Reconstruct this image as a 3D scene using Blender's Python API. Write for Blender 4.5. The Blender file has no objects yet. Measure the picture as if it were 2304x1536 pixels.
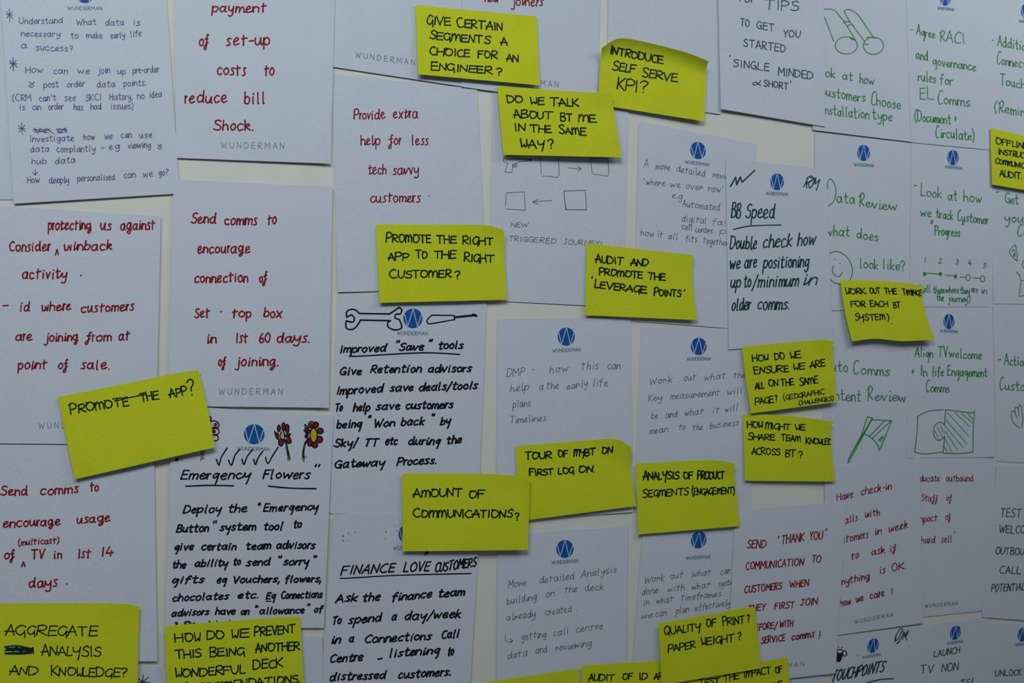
import bpy, math, random
from mathutils import Vector
from mathutils.bvhtree import BVHTree

random.seed(11)
SC = bpy.context.scene
COL = SC.collection

# ------------------------------------------------------------------ camera
F_PX = 1900.0                      # focal length in pixels of the 2304 x 1536 frame
YAW = math.radians(23.6)           # the camera is turned to the right, the wall recedes there
PITCH = math.radians(1.0)
CAM = Vector((-0.871 * math.sin(YAW), -0.871 * math.cos(YAW), 1.50))
FWD = Vector((math.sin(YAW) * math.cos(PITCH), math.cos(YAW) * math.cos(PITCH), -math.sin(PITCH)))
RGT = Vector((math.cos(YAW), -math.sin(YAW), 0.0))
UPV = RGT.cross(FWD)
cd = bpy.data.cameras.new('camera')
cam = bpy.data.objects.new('camera', cd)
COL.objects.link(cam)
cd.sensor_fit = 'HORIZONTAL'
cd.sensor_width = 36.0
cd.lens = F_PX / 2304.0 * 36.0
cd.clip_start = 0.02
cam.location = CAM
cam.rotation_euler = FWD.to_track_quat('-Z', 'Y').to_euler()
cd.dof.use_dof = True
cd.dof.focus_distance = 0.84
cd.dof.aperture_fstop = 11.0
SC.camera = cam

# ------------------------------------------------------------------ light, exposure
SC.view_settings.view_transform = 'Standard'
SC.view_settings.look = 'None'
SC.view_settings.gamma = 1.0
SC.view_settings.use_curve_mapping = False
SC.view_settings.exposure = 0.0
w = bpy.data.worlds.new('room_light')
SC.world = w
w.use_nodes = True
w.node_tree.nodes['Background'].inputs['Color'].default_value = (0.90, 0.97, 1.0, 1)
w.node_tree.nodes['Background'].inputs['Strength'].default_value = 0.040


def area(name, loc, aim, size, size_y, energy, color):
    d = bpy.data.lights.new(name, 'AREA')
    d.shape = 'RECTANGLE'
    d.size, d.size_y, d.energy, d.color = size, size_y, energy, color
    o = bpy.data.objects.new(name, d)
    COL.objects.link(o)
    o.location = loc
    o.rotation_euler = (Vector(aim) - Vector(loc)).to_track_quat('-Z', 'Y').to_euler()
    return o


area('ceiling_light', (-0.62, -0.76, 2.46), (-0.62, -0.76, 0), 1.2, 0.4, 16.6, (1.0, 1.0, 1.0))
area('ceiling_light', (0.98, -0.52, 2.42), (0.98, -0.52, 0), 1.1, 0.35, 8.0, (1.0, 1.0, 1.0))


# ------------------------------------------------------------------ materials
def mat(name, color, rough=0.85, spec=0.2, grain=0.0, grain_scale=900.0, mottled=0.0, bump=0.0):
    m = bpy.data.materials.new(name)
    m.use_nodes = True
    nt = m.node_tree
    b = nt.nodes['Principled BSDF']
    b.inputs['Base Color'].default_value = (*color, 1)
    b.inputs['Roughness'].default_value = rough
    b.inputs['Specular IOR Level'].default_value = spec
    if grain or mottled:
        tc = nt.nodes.new('ShaderNodeTexCoord')
        src = None
        for amount, scale in ((grain, grain_scale), (mottled, 28.0)):
            if not amount:
                continue
            n = nt.nodes.new('ShaderNodeTexNoise')
            n.inputs['Scale'].default_value = scale
            n.inputs['Detail'].default_value = 2.0
            nt.links.new(tc.outputs['Object'], n.inputs['Vector'])
            r = nt.nodes.new('ShaderNodeMapRange')
            r.inputs['From Min'].default_value = 0.25
            r.inputs['From Max'].default_value = 0.75
            r.inputs['To Min'].default_value = 1 - amount
            r.inputs['To Max'].default_value = 1 + amount
            nt.links.new(n.outputs['Fac'], r.inputs['Value'])
            mx = nt.nodes.new('ShaderNodeVectorMath')
            mx.operation = 'SCALE'
            if src is None:
                mx.inputs[0].default_value = color
            else:
                nt.links.new(src, mx.inputs[0])
            nt.links.new(r.outputs['Result'], mx.inputs['Scale'])
            src = mx.outputs['Vector']
            if bump and scale == grain_scale:
                bp = nt.nodes.new('ShaderNodeBump')
                bp.inputs['Strength'].default_value = bump
                bp.inputs['Distance'].default_value = 0.0004
                nt.links.new(n.outputs['Fac'], bp.inputs['Height'])
                nt.links.new(bp.outputs['Normal'], b.inputs['Normal'])
        nt.links.new(src, b.inputs['Base Color'])
    return m


M = {
    'wall': mat('wall_paint', (0.610, 0.670, 0.635), 0.6, 0.3, 0.015, 500, 0.03),
    'paper': mat('white_paper', (0.520, 0.600, 0.705), 0.85, 0.15, 0.06, 700, 0.02, 0.2),
    'yellow': mat('yellow_note_paper', (0.520, 0.610, 0.018), 0.8, 0.15, 0.08, 800, 0.035, 0.2),
    'floor': mat('carpet', (0.40, 0.40, 0.40), 0.95, 0.1, 0.2, 300),
    'trim': mat('trim_paint', (0.6, 0.6, 0.58), 0.5, 0.3),
    'red': mat('red_marker_ink', (0.230, 0.008, 0.016), 0.6, 0.2),
    'black': mat('black_marker_ink', (0.006, 0.009, 0.016), 0.5, 0.3),
    'note': mat('dark_marker_ink', (0.004, 0.022, 0.026), 0.5, 0.3),
    'teal': mat('dark_green_marker_ink', (0.003, 0.062, 0.062), 0.5, 0.3),
    'green': mat('green_pen_ink', (0.030, 0.230, 0.055), 0.6, 0.2),
    'blue': mat('blue_ballpoint_ink', (0.075, 0.080, 0.260), 0.5, 0.3),
    'pencil': mat('grey_pen_ink', (0.085, 0.105, 0.125), 0.5, 0.3),
    'emblem': mat('blue_print', (0.003, 0.085, 0.350), 0.7, 0.2),
    'name': mat('blue_grey_print', (0.085, 0.205, 0.330), 0.7, 0.2),
    'greyname': mat('grey_print', (0.200, 0.255, 0.300), 0.7, 0.2),
    'petal': mat('red_felt_ink', (0.230, 0.008, 0.012), 0.6, 0.2),
    'stem': mat('green_felt_ink', (0.010, 0.230, 0.060), 0.6, 0.2),
    'centre': mat('yellow_felt_ink', (0.45, 0.40, 0.02), 0.6, 0.2),
}


def ray(px, py):
    return (FWD + RGT * ((px - 1152.0) / F_PX) + UPV * ((768.0 - py) / F_PX)).normalized()


def at(px, py, lift):
    """The point on the plane `lift` metres in front of the wall that the photograph shows at px, py."""
    d = ray(px, py)
    t = (-lift - CAM.y) / d.y
    return CAM + d * t


def link(name, verts, faces, material, parent=None, smooth=False):
    me = bpy.data.meshes.new(name)
    me.from_pydata(verts, [], faces)
    me.materials.append(material)
    if smooth:
        me.polygons.foreach_set('use_smooth', [True] * len(me.polygons))
    me.update()
    o = bpy.data.objects.new(name, me)
    COL.objects.link(o)
    if parent is not None:
        o.parent = parent
        o.matrix_parent_inverse = parent.matrix_world.inverted()
    return o


def box(name, lo, hi, material, kind='structure'):
    x0, y0, z0 = lo
    x1, y1, z1 = hi
    v = [(x0, y0, z0), (x1, y0, z0), (x1, y1, z0), (x0, y1, z0), (x0, y0, z1), (x1, y0, z1), (x1, y1, z1), (x0, y1, z1)]
    f = [(0, 3, 2, 1), (4, 5, 6, 7), (0, 1, 5, 4), (1, 2, 6, 5), (2, 3, 7, 6), (3, 0, 4, 7)]
    o = link(name, v, f, material)
    o['kind'] = kind
    return o


# ------------------------------------------------------------------ the room
box('wall_back', (-2.2, 0.0, 0.0), (3.4, 0.12, 2.7), M['wall'])
box('floor', (-2.2, -3.2, -0.1), (3.4, 0.12, 0.0), M['floor'])
box('baseboard_back', (-2.2, -0.015, 0.0), (3.4, 0.0, 0.10), M['trim'])

# ------------------------------------------------------------------ handwriting: pen strokes of each letter
# baseline y=0, x-height 10, capitals 16, ascenders 17. "/" is a sharp turn, ";" lifts the pen.
G = {
 'a': "7.5,8.5 4,10 0.5,7 0.5,2.5 3,0 6,2 7.5,6/8,10/7.8,2 9.5,0.2", 'b': "0,17/0,0.5/0.3,6 3.5,9.5 7.5,7 7,2 3.5,0 0,1.5",
 'c': "7,8.6 4,10 0.5,7 0.5,3 3,0 7.5,1.5", 'd': "7.5,8.5 4,10 0.5,7 0.5,2.5 3,0 6,2 7.5,6/8,17/8,2 9.3,0.2",
 'e': "0.6,4.6 5,5.6 7,7.5 5.5,9.8 3,9.6 0.4,6 1,2 3.6,0 7.5,1.6", 'f': "7.5,15 5.5,17 3.3,14/3,-1.5;0,9.5/6.8,10",
 'g': "7.5,8.5 4,10 0.5,7 0.5,3 3,1 6,3 7.5,6/8,10/7.6,-3 5,-7 0.5,-5", 'h': "0,17/0,0/0.3,6 3.5,9.8 7,7.5/7.3,0",
 'i': "0,9.5/0.2,0;0.3,13.6/0.7,14.2", 'j': "3,10/3,-3 1,-6.5 -2,-5.5;3.1,13.6/3.5,14.2", 'k': "0,17/0,0;6.5,9.8/0.4,4.6/7,0",
 'l': "0,17/0,1.5 1.4,0", 'm': "0,10/0,0/0.4,6.5 3,9.8 5.3,7.5/5.5,0/5.8,6.5 8.6,9.8 11,7.5/11.2,0", 'n': "0,10/0,0/0.3,6 3.5,9.8 7,7.5/7.3,0",
 'o': "4.5,10 1,8 0.2,4 3,0 7,2 7.6,7 4.5,10 3.5,9.6", 'p': "0,10/0,-7.5;0.2,6.5 4,10 7.6,7 6.6,1.8 3.4,0 0.2,2", 'q': "7.5,8.5 4,10 0.5,6 3,1 7,5/7.6,10/7.6,-7/9.5,-6",
 'r': "0,10/0,0/0.3,5.5 2.5,9 5.6,9.6", 's': "6.8,8.8 4,10 1,8 3.3,5.4 6.2,3 4,0.2 0,1", 't': "3,15.5/3,2.2 4.5,0.1 7,1;0,10.4/7,10.8",
 'u': "0,10/0.2,3.5 3,0.2 6.5,4.5/7.4,10/7.4,1.5 8.8,0.1", 'v': "0,10/3.8,0.2/7.6,10", 'w': "0,10/2.6,0.2/5.6,7.6/8.2,0.2/11.4,10", 'x': "0,10/7,0;7,10/0,0",
 'y': "0,10/0.8,4.5 3.6,3 7,6.5/7.8,10/6.8,-3 4,-7 0,-5.8", 'z': "0,9.6/7,9.8/0,0.2/7.4,0.3",
 'A': "0,0/5.4,16/10.2,0;1.8,5.6/9,5.8", 'B': "0.5,16/0,0;0,15.5 6,16 8,12.6 5,9 1,8.4/6,8 9.3,4.2 6,0.2 0,0.2", 'C': "9.4,14.2 6,16 1.4,12 0.4,6 4,0.2 9.8,1.4",
 'D': "0.6,16/0.2,0/6,1 10.6,7 8,14 0,15.8", 'E': "8.6,15.8/0.8,15.6/0.4,0.2/9,0.4;0.8,8.2/7.8,8.6", 'F': "9,15.8/0.6,15.6/0.4,0;0.6,8.4/7.2,8.8",
 'G': "9.2,14 5.4,16 0.8,11 1,4 4.8,0.4 9,3/9.6,7.4/5.6,7;9.6,7/9.6,-0.6", 'H': "0,16/0,0;9.4,16/9.4,0;0,8/9.4,8.4", 'I': "0,15.6/0.3,0", 'J': "3,15.8/9.4,15.8;6.6,15.8/6.6,4 4,0 0,2.6",
 'K': "0,16/0,0;8.6,16/0.8,7.6/9.4,0", 'L': "0.6,16/0,0.4/8.2,0.2", 'M': "0,0/0.6,16/5.6,6/10.6,16/11.6,0", 'N': "0,0/0.2,15.8/9,0.4/9.6,16", 'O': "5.4,16 1,13 0.2,6 4,0 9.6,3 10.4,10 6.6,15.6 4.2,15.4",
 'P': "0.6,16/0,0;0,14.6 5,16.4 9.2,13 7.2,8.4 0.6,7", 'Q': "5.4,16 1,13 0.2,6 4,0 9.6,3 10.4,10 6.6,15.6 4.4,15.8;5.6,4.6/11.4,-2", 'R': "0.6,16/0,0;0,14.6 5,16.4 8.6,13 6.6,8.8 0.6,7.6/9.4,0.2",
 'S': "9,14 6,16 1.6,13.6 2.6,9.6 7.6,7 8.4,2.6 4.6,0 0,1.8", 'T': "0,15.6/10.6,15.8;5.2,15.6/5,0", 'U': "0,16/0.4,4 4.6,0 9,4.4/9.6,16", 'V': "0,16/4.8,0.2/9.8,16", 'W': "0,16/3.6,0.2/7,12/10.6,0.2/14.4,16",
 'X': "0,16/9,0;9,16/0,0", 'Y': "0,16/4.4,8/9,16;4.4,8/4.2,0", 'Z': "0,15.8/9,15.8/0,0.2/9.4,0.2",
 '0': "4.5,16 1,13 0.2,6 3.6,0 7.6,3 8.2,11 4.5,16", '1': "0.4,15.6/0,0", '2': "0.4,12.4 3.6,16 7,13 4.6,6.6 0,0.4/8,0.4", '3': "0.4,15 5,15.8 6.6,12 2.6,8.6/6.4,7 6.8,2.4 3,0 0,1.2",
 '4': "4,16/0,5.4/9,5.6;6.4,9.6/6,0", '5': "7.4,15.8/1.6,15.6/1,9.4/5.6,9.6 7.6,5 4.6,0.4 0,1.2", '6': "6,15.8 1.6,10 0.2,4 3.6,0 7.4,3 5.6,7.4 0.8,5", '.': "0,0/0.6,0.5", ',': "1.4,1.4/0,-3.6",
 "'": "1,16.5/0,12.5", '"': "0.6,17.4/0,13.2;5.2,17.4/4.6,13.2", '?': "0,13.4 3,16.4 6.8,14.4 6,10.4 3.6,8/3.4,4.6;3.2,0.2/3.6,0.6", '!': "1.2,16.5/0.6,4.6;0,0.2/0.5,0.6",
 '-': "0,6/5.6,6.3", '/': "5.6,18/0,-3", '(': "4,18.5 0.4,12 0.4,4 3.4,-3.5", ')': "0,18.5 3.6,12 3.6,4 0.4,-3.5", '+': "0,6.6/8,6.8;4,11/4,2.4", ':': "0,8/0.3,8.6;0,1.6/0.3,2.2",
 '&': "0.4,13 3.4,10 7,4 4,0.2 0.8,3 4,9 7,13.2", '^': "0,-4/2.6,5/5,-4", '~': "0,6 3,7.5 5,5.5 8,7",
 '*': "0,4/9,12;9,4.4/0,11.6;4.6,0.6/4.4,15.4;-0.6,8/9.8,8",
}
# each writer's own letter shapes
V_STICKY = {'W': "0,15.4/1.6,0.4/5,5/6.6,0.8 7.8,3/8.2,15", 'M': "0.2,0/0.8,14/1.4,9 4,14.6 6,11/6,1/6.6,9 9.8,14.6 12,10/12.2,0",
            'G': "9.4,13.6 5,15.6 0.6,10.4 1,3.6 4.6,1 8,4.4/8.6,8/9.2,-3", 'N': "0,0/0.8,14.6/1.6,13/8,1.2/9.4,15.6",
            'A': "0,0/4.6,15.4/9.8,0;-1,5.4/8.8,6", 'Y': "0.4,15/1,9 4.6,7.4 8,11/9.4,15.6/6.8,-4 6.2,-5", 'L': "0.8,15.6/0.4,1.4 3,0.2 6.6,1", 'O': "3.6,15 0.6,9 2.6,1.4 8,1.6 11,8.6 8,14.6 1,15.4"}
V_RED = {'k': "0,17/0,0/0.3,5.5 3.8,9.8 5.8,7.6 1,5/7.4,0", 'r': "0,11/0.3,0;0.3,6.4 1.6,9.6 3.2,10.4", 'v': "0,10/2.6,0.4/6.4,10.6", 'e': "0.6,4.6 4.4,6.4 6,9 4,10.6 1,8.6 0.2,4 2.4,0.2 7.6,2.2", 't': "2.6,15/2.8,0.2/3.4,1;0.2,9.8/7.4,11", 'w': "0,10.6/1.4,0.6/5.4,1/6,8.6/9.6,0.8/10.6,10.4", 's': "6,10.6 2.6,10.8 2,8 4.6,4.6 4.4,1 0,0.4", 'g': "7.5,8.5 4,10 0.5,7 0.5,3 3,1 6,3 7.5,6/8,10/7.6,-3 5,-7 2,-5 6,-1.6 9.6,0",
         'f': "6.4,15 4.6,16.4 3.3,12/3,-4 0.4,-7 -0.6,-3 6,3.4;0,8.6/6,9"}
V_BLACK = {'r': "0,10/0,0/0.3,5.5 2.2,9 4.4,9.4", 'g': "7,9 3.4,9.6 0.4,5 3.4,1.6 7,7/7.6,9.4/7,-4 6,-8", 'y': "0,10/0.8,4.5 3.6,3 7,6.5/8,10/6.4,-5 5.4,-8"}
V_PENCIL = {'r': "0,9.6/0.4,0.4/0.6,6 3,9.6 5,8/5.4,4 7,5", 't': "3,14.6/2.6,0.4/3.4,0.8;-0.6,10.6/8.6,10.2", 'h': "0.6,16.6/0,0/0.3,5 3.5,9 7,7/7.6,0.4 9,1", 'e': "0.2,4.4 4.6,5.6 6.2,8.2 4,9.8 0.6,6 1.6,0.8 5,0.2 8,2.4", 'o': "5.4,9.6 1.4,9.4 0.2,4 3,0.2 6.8,3 6.4,8.6 4.6,9.4/8.4,9.6"}
V_GREEN = {'C': "8.4,16.4 4.6,17.6 0.6,10 0.6,2.4 3.4,-0.6 8,1.4", 'R': "3,14/1.8,-1;0.4,12 5.4,17.6 8.6,13 5,7.4 3,7/9,0.4", 'g': "7,9 3.4,9.6 0.4,5 3.4,1.6 7,7/7.6,9.4/8,-5 5,-7.6"}

#          ink      slant  caps  asc  desc width jitter variants
STY = {
 'sticky': ('note',   0.03, 1.0, 1.0, 1.0, 3.3, 0.10, V_STICKY),
 'red':    ('red',    0.06, 1.0, 0.85, 0.9, 3.5, 0.09, V_RED),
 'redthin':('red',    0.06, 1.0, 0.85, 0.9, 2.8, 0.09, V_RED),
 'redcap': ('red',    0.06, 1.0, 1.0, 1.0, 2.5, 0.08, {}),
 'black':  ('black',  0.20, 0.95, 0.9, 1.05, 3.9, 0.08, V_BLACK),
 'blackcap': ('black', 0.20, 1.0, 1.0, 1.0, 3.8, 0.08, {}),
 'blue':   ('blue',   0.05, 1.0, 0.8, 0.8, 1.7, 0.11, {}),
 'pencil': ('pencil', 0.10, 1.05, 0.9, 1.0, 1.3, 0.11, V_PENCIL),
 'green':  ('green',  0.02, 1.35, 1.35, 1.2, 2.3, 0.10, V_GREEN),
 'bb':     ('teal',   0.24, 1.0, 0.8, 0.95, 3.2, 0.05, {}),
 'tips':   ('teal',   0.04, 1.0, 1.0, 1.0, 2.3, 0.07, {'&': "8,13/6,6 3,1.6 0.4,4 1,8 4,8.6 6,4 9,1"}),
 'touch':  ('teal',   0.42, 1.0, 1.0, 1.0, 3.4, 0.05, {}),
 'print':  ('name',   0.0, 1.0, 1.0,1.0, 1.35, 0.0, {}),
 'printwide': ('greyname', 0.0, 1.0, 1.0, 1.0, 1.25, 0.0, {}),
}


def pts(s):
    return [tuple(float(v) for v in p.split(',')) for p in s.split()]


def smooth_poly(p, n=5):
    if len(p) < 3:
        return p
    out = []
    closed = math.dist(p[0], p[-1]) < 0.3
    for i in range(len(p) - 1):
        p1, p2 = p[i], p[i + 1]
        p0 = p[i - 1] if i else (p[-2] if closed else p1)
        p3 = p[i + 2] if i + 2 < len(p) else (p[1] if closed else p2)
        for k in range(n):
            t = k / n
            t2, t3 = t * t, t * t * t
            out.append(tuple(0.5 * (2 * p1[c] + (p2[c] - p0[c]) * t + (2 * p0[c] - 5 * p1[c] + 4 * p2[c] - p3[c]) * t2 + (3 * p1[c] - p0[c] - 3 * p2[c] + p3[c]) * t3) for c in (0, 1)))
    out.append(p[-1])
    return out


def stroke_list(s):
    """'x,y x,y/x,y;...' -> lists of points, one for each smooth run of the pen"""
    out = []
    for stroke in s.split(';'):
        segs = [pts(q) for q in stroke.split('/')]
        run = segs[0]
        if len(run) > 1:
            out.append(smooth_poly(run))
        last = run[-1]
        for q in segs[1:]:
            out.append(smooth_poly([last] + q))
            last = q[-1]
    return out


JOINS = {'red': 0.7, 'redthin': 0.6, 'black': 0.45, 'blue': 0.6, 'pencil': 0.85, 'green': 0.7, 'bb': 0.6}


def wobble(g, a):
    # no two letters of a hand are the same: every knot of the pen stroke shifts a little
    def f(p):
        x, y = p.split(',')
        return '%g,%g' % (float(x) + random.uniform(-a, a), float(y) + random.uniform(-a, a))
    return ';'.join('/'.join(' '.join(f(p) for p in q.split()) for q in st.split('/')) for st in g.split(';'))


def layout(text, style, scale, track=3.0, size_first=True):
    ink, slant, caps, asc, desc, wid, jit, var = STY[style]
    out, x = [], 0.0
    end = None
    for i, ch in enumerate(text):
        if ch == ' ':
            x += 8
            continue
        g = var.get(ch) or G[ch]
        if jit:
            g = wobble(g, 0.45)
        sl = stroke_list(g)
        up = ch.isupper() or ch.isdigit()
        k = 1 + random.uniform(-jit, jit) * 0.7
        if style == 'sticky' and i == 0 and len(text) > 3 and size_first:
            k *= 1.16
        kx = 1 + random.uniform(-jit, jit)
        dy = random.uniform(-jit, jit) * 7
        sk = slant + random.uniform(-jit, jit) * 0.6
        mx = 0.0
        thin = 1.6 if ch in "Iil1!'" and len(text) > 1 else 0.0
        x += thin
        for st in sl:
            q = []
            for (a, b) in st:
                if up:
                    b *= caps
                elif b > 10:
                    b = 10 + (b - 10) * asc
                elif b < 0:
                    b *= desc
                mx = max(mx, a * kx)
                b = b * k + dy
                q.append((x + a * kx + sk * b, b))
            out.append(q)
        first = out[len(out) - len(sl)]
        if end is not None and ch in 'nmrpuvwyje' and random.random() < JOINS.get(style, 0):
            a, b = end, first[0]
            out.append(smooth_poly([a, (a[0] * 0.5 + b[0] * 0.5 + 0.4, a[1] * 0.6 + b[1] * 0.4 - 0.8), b], 4))
        body = stroke_list(g.split(';')[0])
        end = None
        if ch in 'acdehilmntu':
            end = (x + body[-1][-1][0] * kx + sk * body[-1][-1][1] * k, body[-1][-1][1] * k + dy)
        x += mx + thin + track * (1 + random.uniform(-jit, jit))
    return out


class Paper:
    def __init__(self, name, label, cat, group, quad, lift, material, edges=None, curl=None, thick=0.00016, n=(20, 26)):
        self.quad = quad
        TL, TR, BR, BL = quad
        e = edges or {}

        def line(a, b, mid):
            if not mid:
                return lambda t: (a[0] + (b[0] - a[0]) * t, a[1] + (b[1] - a[1]) * t)
            P = smooth_poly([a] + mid + [b], 8)
            L = [0.0]
            for i in range(1, len(P)):
                L.append(L[-1] + math.dist(P[i - 1], P[i]))

            def f(t):
                d = t * L[-1]
                for i in range(1, len(P)):
                    if d <= L[i] or i == len(P) - 1:
                        k = (d - L[i - 1]) / max(1e-9, L[i] - L[i - 1])
                        return (P[i - 1][0] + (P[i][0] - P[i - 1][0]) * k, P[i - 1][1] + (P[i][1] - P[i - 1][1]) * k)
            return f
        T, B = line(TL, TR, e.get('top')), line(BL, BR, e.get('bottom'))
        Lf, R = line(TL, BL, e.get('left')), line(TR, BR, e.get('right'))
        nu, nv = n
        c = curl or {}
        bow = c.get('bow', 0.0)
        ph = random.uniform(0, 6.28)
        wav = c.get('wave', 0.12)

        def hgt(u, v):
            a, b, cc, d = lift
            h = a * (1 - u) * (1 - v) + b * u * (1 - v) + cc * u * v + d * (1 - u) * v
            h += bow * 4 * u * (1 - u)
            h += c.get('tr', 0) * max(0.0, (u - v - 0.45) / 0.55) ** 2
            h += c.get('tl', 0) * max(0.0, (1 - u - v - 0.45) / 0.55) ** 2
            h += c.get('br', 0) * max(0.0, (u + v - 1.45) / 0.55) ** 2
            h += c.get('bl', 0) * max(0.0, (v - u - 0.45) / 0.55) ** 2
            h += c.get('top', 0) * max(0.0, (0.28 - v) / 0.28) ** 2
            h += c.get('bottom', 0) * max(0.0, (v - 0.72) / 0.28) ** 2
            h += c.get('right', 0) * max(0.0, (u - 0.8) / 0.2) ** 2
            h += wav * math.sin(ph + 3.3 * u + 1.1 * math.sin(ph)) * math.sin(ph * 2 + 2.7 * v)
            return max(0.3, h) * 0.001
        front, P2 = [], []
        for j in range(nv + 1):
            v = j / nv
            for i in range(nu + 1):
                u = i / nu
                t, b, l, r = T(u), B(u), Lf(v), R(v)
                q = []
                for k in (0, 1):
                    q.append((1 - v) * t[k] + v * b[k] + (1 - u) * l[k] + u * r[k]
                             - ((1 - u) * (1 - v) * TL[k] + u * (1 - v) * TR[k] + u * v * BR[k] + (1 - u) * v * BL[k]))
                front.append(at(q[0], q[1], hgt(u, v)))
        W = nu + 1
        ff = []
        for j in range(nv):
            for i in range(nu):
                a = j * W + i
                ff.append((a, a + W, a + W + 1, a + 1))
        self.bvh = BVHTree.FromPolygons([tuple(p) for p in front], ff)
        N = len(front)
        o3 = front[(nv // 2) * W + nu // 2].copy()
        o3.y = 0.0
        verts = [p - o3 for p in front] + [p - o3 + Vector((0, thick, 0)) for p in front]
        faces = list(ff) + [(a + N, d + N, c_ + N, b + N) for (a, b, c_, d) in ff]
        rim = [i for i in range(W)] + [j * W + nu for j in range(1, nv + 1)] + [nv * W + i for i in range(nu - 1, -1, -1)] + [j * W for j in range(nv - 1, 0, -1)]
        R0, nr = 2 * N, len(rim)
        verts += [verts[a] for a in rim] + [verts[a + N] for a in rim]
        for k in range(nr):
            k2 = (k + 1) % nr
            faces.append((R0 + k, R0 + k2, R0 + nr + k2, R0 + nr + k))
        o = link(name, verts, faces, material)
        o.data.polygons.foreach_set('use_smooth', [i < len(ff) * 2 for i in range(len(faces))])
        o.location = o3
        o['label'], o['category'], o['group'] = label, cat, group
        bpy.context.view_layer.update()
        self.obj, self.o3 = o, o3
        up = (TL[0] - BL[0], TL[1] - BL[1])
        L = math.hypot(*up)
        self.up = (up[0] / L, up[1] / L)

    def on(self, px, py, off):
        d = ray(px, py)
        hit = self.bvh.ray_cast(CAM, d)
        if hit[0] is None:
            return None
        p = hit[0] - self.o3
        return Vector((p.x, p.y - off, p.z))

    def part(self, name, polys2d, material, off=0.00009, parent=None, label=None):
        """polys2d: list of polygons in photograph pixels laid on this paper"""
        vs, fs = [], []
        for poly in polys2d:
            idx = []
            for (x, y) in poly:
                p = self.on(x, y, off)
                if p is None:
                    idx = None
                    break
                idx.append(len(vs))
                vs.append(p)
            if idx:
                fs.append(tuple(idx))
        if not fs:
            return None
        me = bpy.data.meshes.new(name)
        me.from_pydata(vs, [], fs)
        me.materials.append(material)
        me.update()
        o = bpy.data.objects.new(name, me)
        COL.objects.link(o)
        o.parent = parent or self.obj
        if label:
            o['label'] = label
        return o

    def ribbons(self, runs, width, wob=0.12):
        """pixel polylines -> little quads and round ends"""
        out = []
        for q in runs:
            if len(q) < 2:
                continue
            left, right = [], []
            ph = random.uniform(0, 6.28)
            n = len(q)
            for i, (x, y) in enumerate(q):
                a, b = q[max(0, i - 1)], q[min(n - 1, i + 1)]
                dx, dy = b[0] - a[0], b[1] - a[1]
                L = math.hypot(dx, dy) or 1
                h = width * 0.5 * (1 + wob * math.sin(ph + i * 0.9))
                left.append((x - dy / L * h, y + dx / L * h))
                right.append((x + dy / L * h, y - dx / L * h))
            for i in range(n - 1):
                out.append([left[i], right[i], right[i + 1], left[i + 1]])
            for (x, y) in (q[0], q[-1]):
                h = width * 0.5
                out.append([(x + h * math.cos(k * math.pi / 4), y + h * math.sin(k * math.pi / 4)) for k in range(7, -1, -1)])
        return out

    def write(self, style, size, spec, width=None, name='writing_line', label=None):
        """spec: 'x0 y0 x1 y1 word | ...' in photograph pixels"""
        ink, _, _, _, _, wid, _, _ = STY[style]
        capital = style in ('sticky', 'redcap', 'blackcap', 'tips', 'touch', 'print', 'printwide')
        s = size / (16.0 if capital else 10.0) * (0.93 if style == 'black' else 1.0)
        runs = []
        for w_ in spec.split('|'):
            x0, y0, x1, y1, text = w_.strip().split(None, 4)
            x0, y0, x1, y1 = float(x0), float(y0), float(x1), float(y1)
            track = 3.0 if style not in ('print', 'printwide') else (3.4 if style == 'print' else 8.0)
            if style == 'sticky':
                track = 1.5
            rs = layout(text, style, s, track)
            lo = min(p[0] for r in rs for p in r)
            hi = max(p[0] for r in rs for p in r)
            L = math.hypot(x1 - x0, y1 - y0) or 1
            dx, dy = (x1 - x0) / L, (y1 - y0) / L
            inset = (width or wid) * 0.5
            sx = s if hi - lo < 4 else (L - 2 * inset) / (hi - lo)
            for r in rs:
                runs.append([(x0 + dx * (inset + (a - lo) * sx) + self.up[0] * b * s, y0 + dy * (inset + (a - lo) * sx) + self.up[1] * b * s) for (a, b) in r])
        return self.part(name, self.ribbons(runs, width or wid), M[ink], label=label)

    def draw(self, org, k, spec, width, ink, name='drawing', label=None, parent=None, off=0.00009):
        runs = [[(org[0] + x / k, org[1] + y / k) for (x, y) in r] for r in stroke_list(spec)]
        return self.part(name, self.ribbons(runs, width, 0.06), M[ink], label=label, parent=parent, off=off)

    def blob(self, polys, ink, name='drawing', label=None, off=0.00005, parent=None):
        return self.part(name, polys, M[ink], off=off, label=label, parent=parent)

    def emblem(self, cx, cy, rx, ry, name=None, nh=7.5, shear=0.0):
        """the round blue mark with the white zigzag, and the printed name below it"""
        P = lambda a, b: (cx + a * rx + b * rx * shear, cy - b * ry - a * shear * ry)
        poly = [P(math.cos(t * math.pi / 18), math.sin(t * math.pi / 18)) for t in range(36)]
        fan = [[poly[i], (cx, cy), poly[(i + 1) % 36]] for i in range(36)]
        d = self.part('printed_emblem', fan, M['emblem'], off=0.00006, label='round blue printed emblem with a white zigzag')
        if d is None:
            return
        z = [P(*p) for p in ((-0.88, 0.47), (-0.55, -0.82), (0.02, 0.99), (0.48, -0.86), (0.90, 0.43))]
        self.part('emblem_line', self.ribbons([[z[i], z[i + 1]] for i in range(4)], max(0.9, 0.075 * (rx + ry) / 2), 0), M['paper'], off=0.00012, parent=d)
        if name:
            self.write('print', nh, '%g %g %g %g WUNDERMAN' % name, name='printed_name', width=0.165 * nh)

    def backname(self, x0, y0, x1, y1, h):
        self.write('printwide', h, '%g %g %g %g WUNDERMAN' % (x0, y0, x1, y1), name='printed_name', width=1.5)


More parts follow.
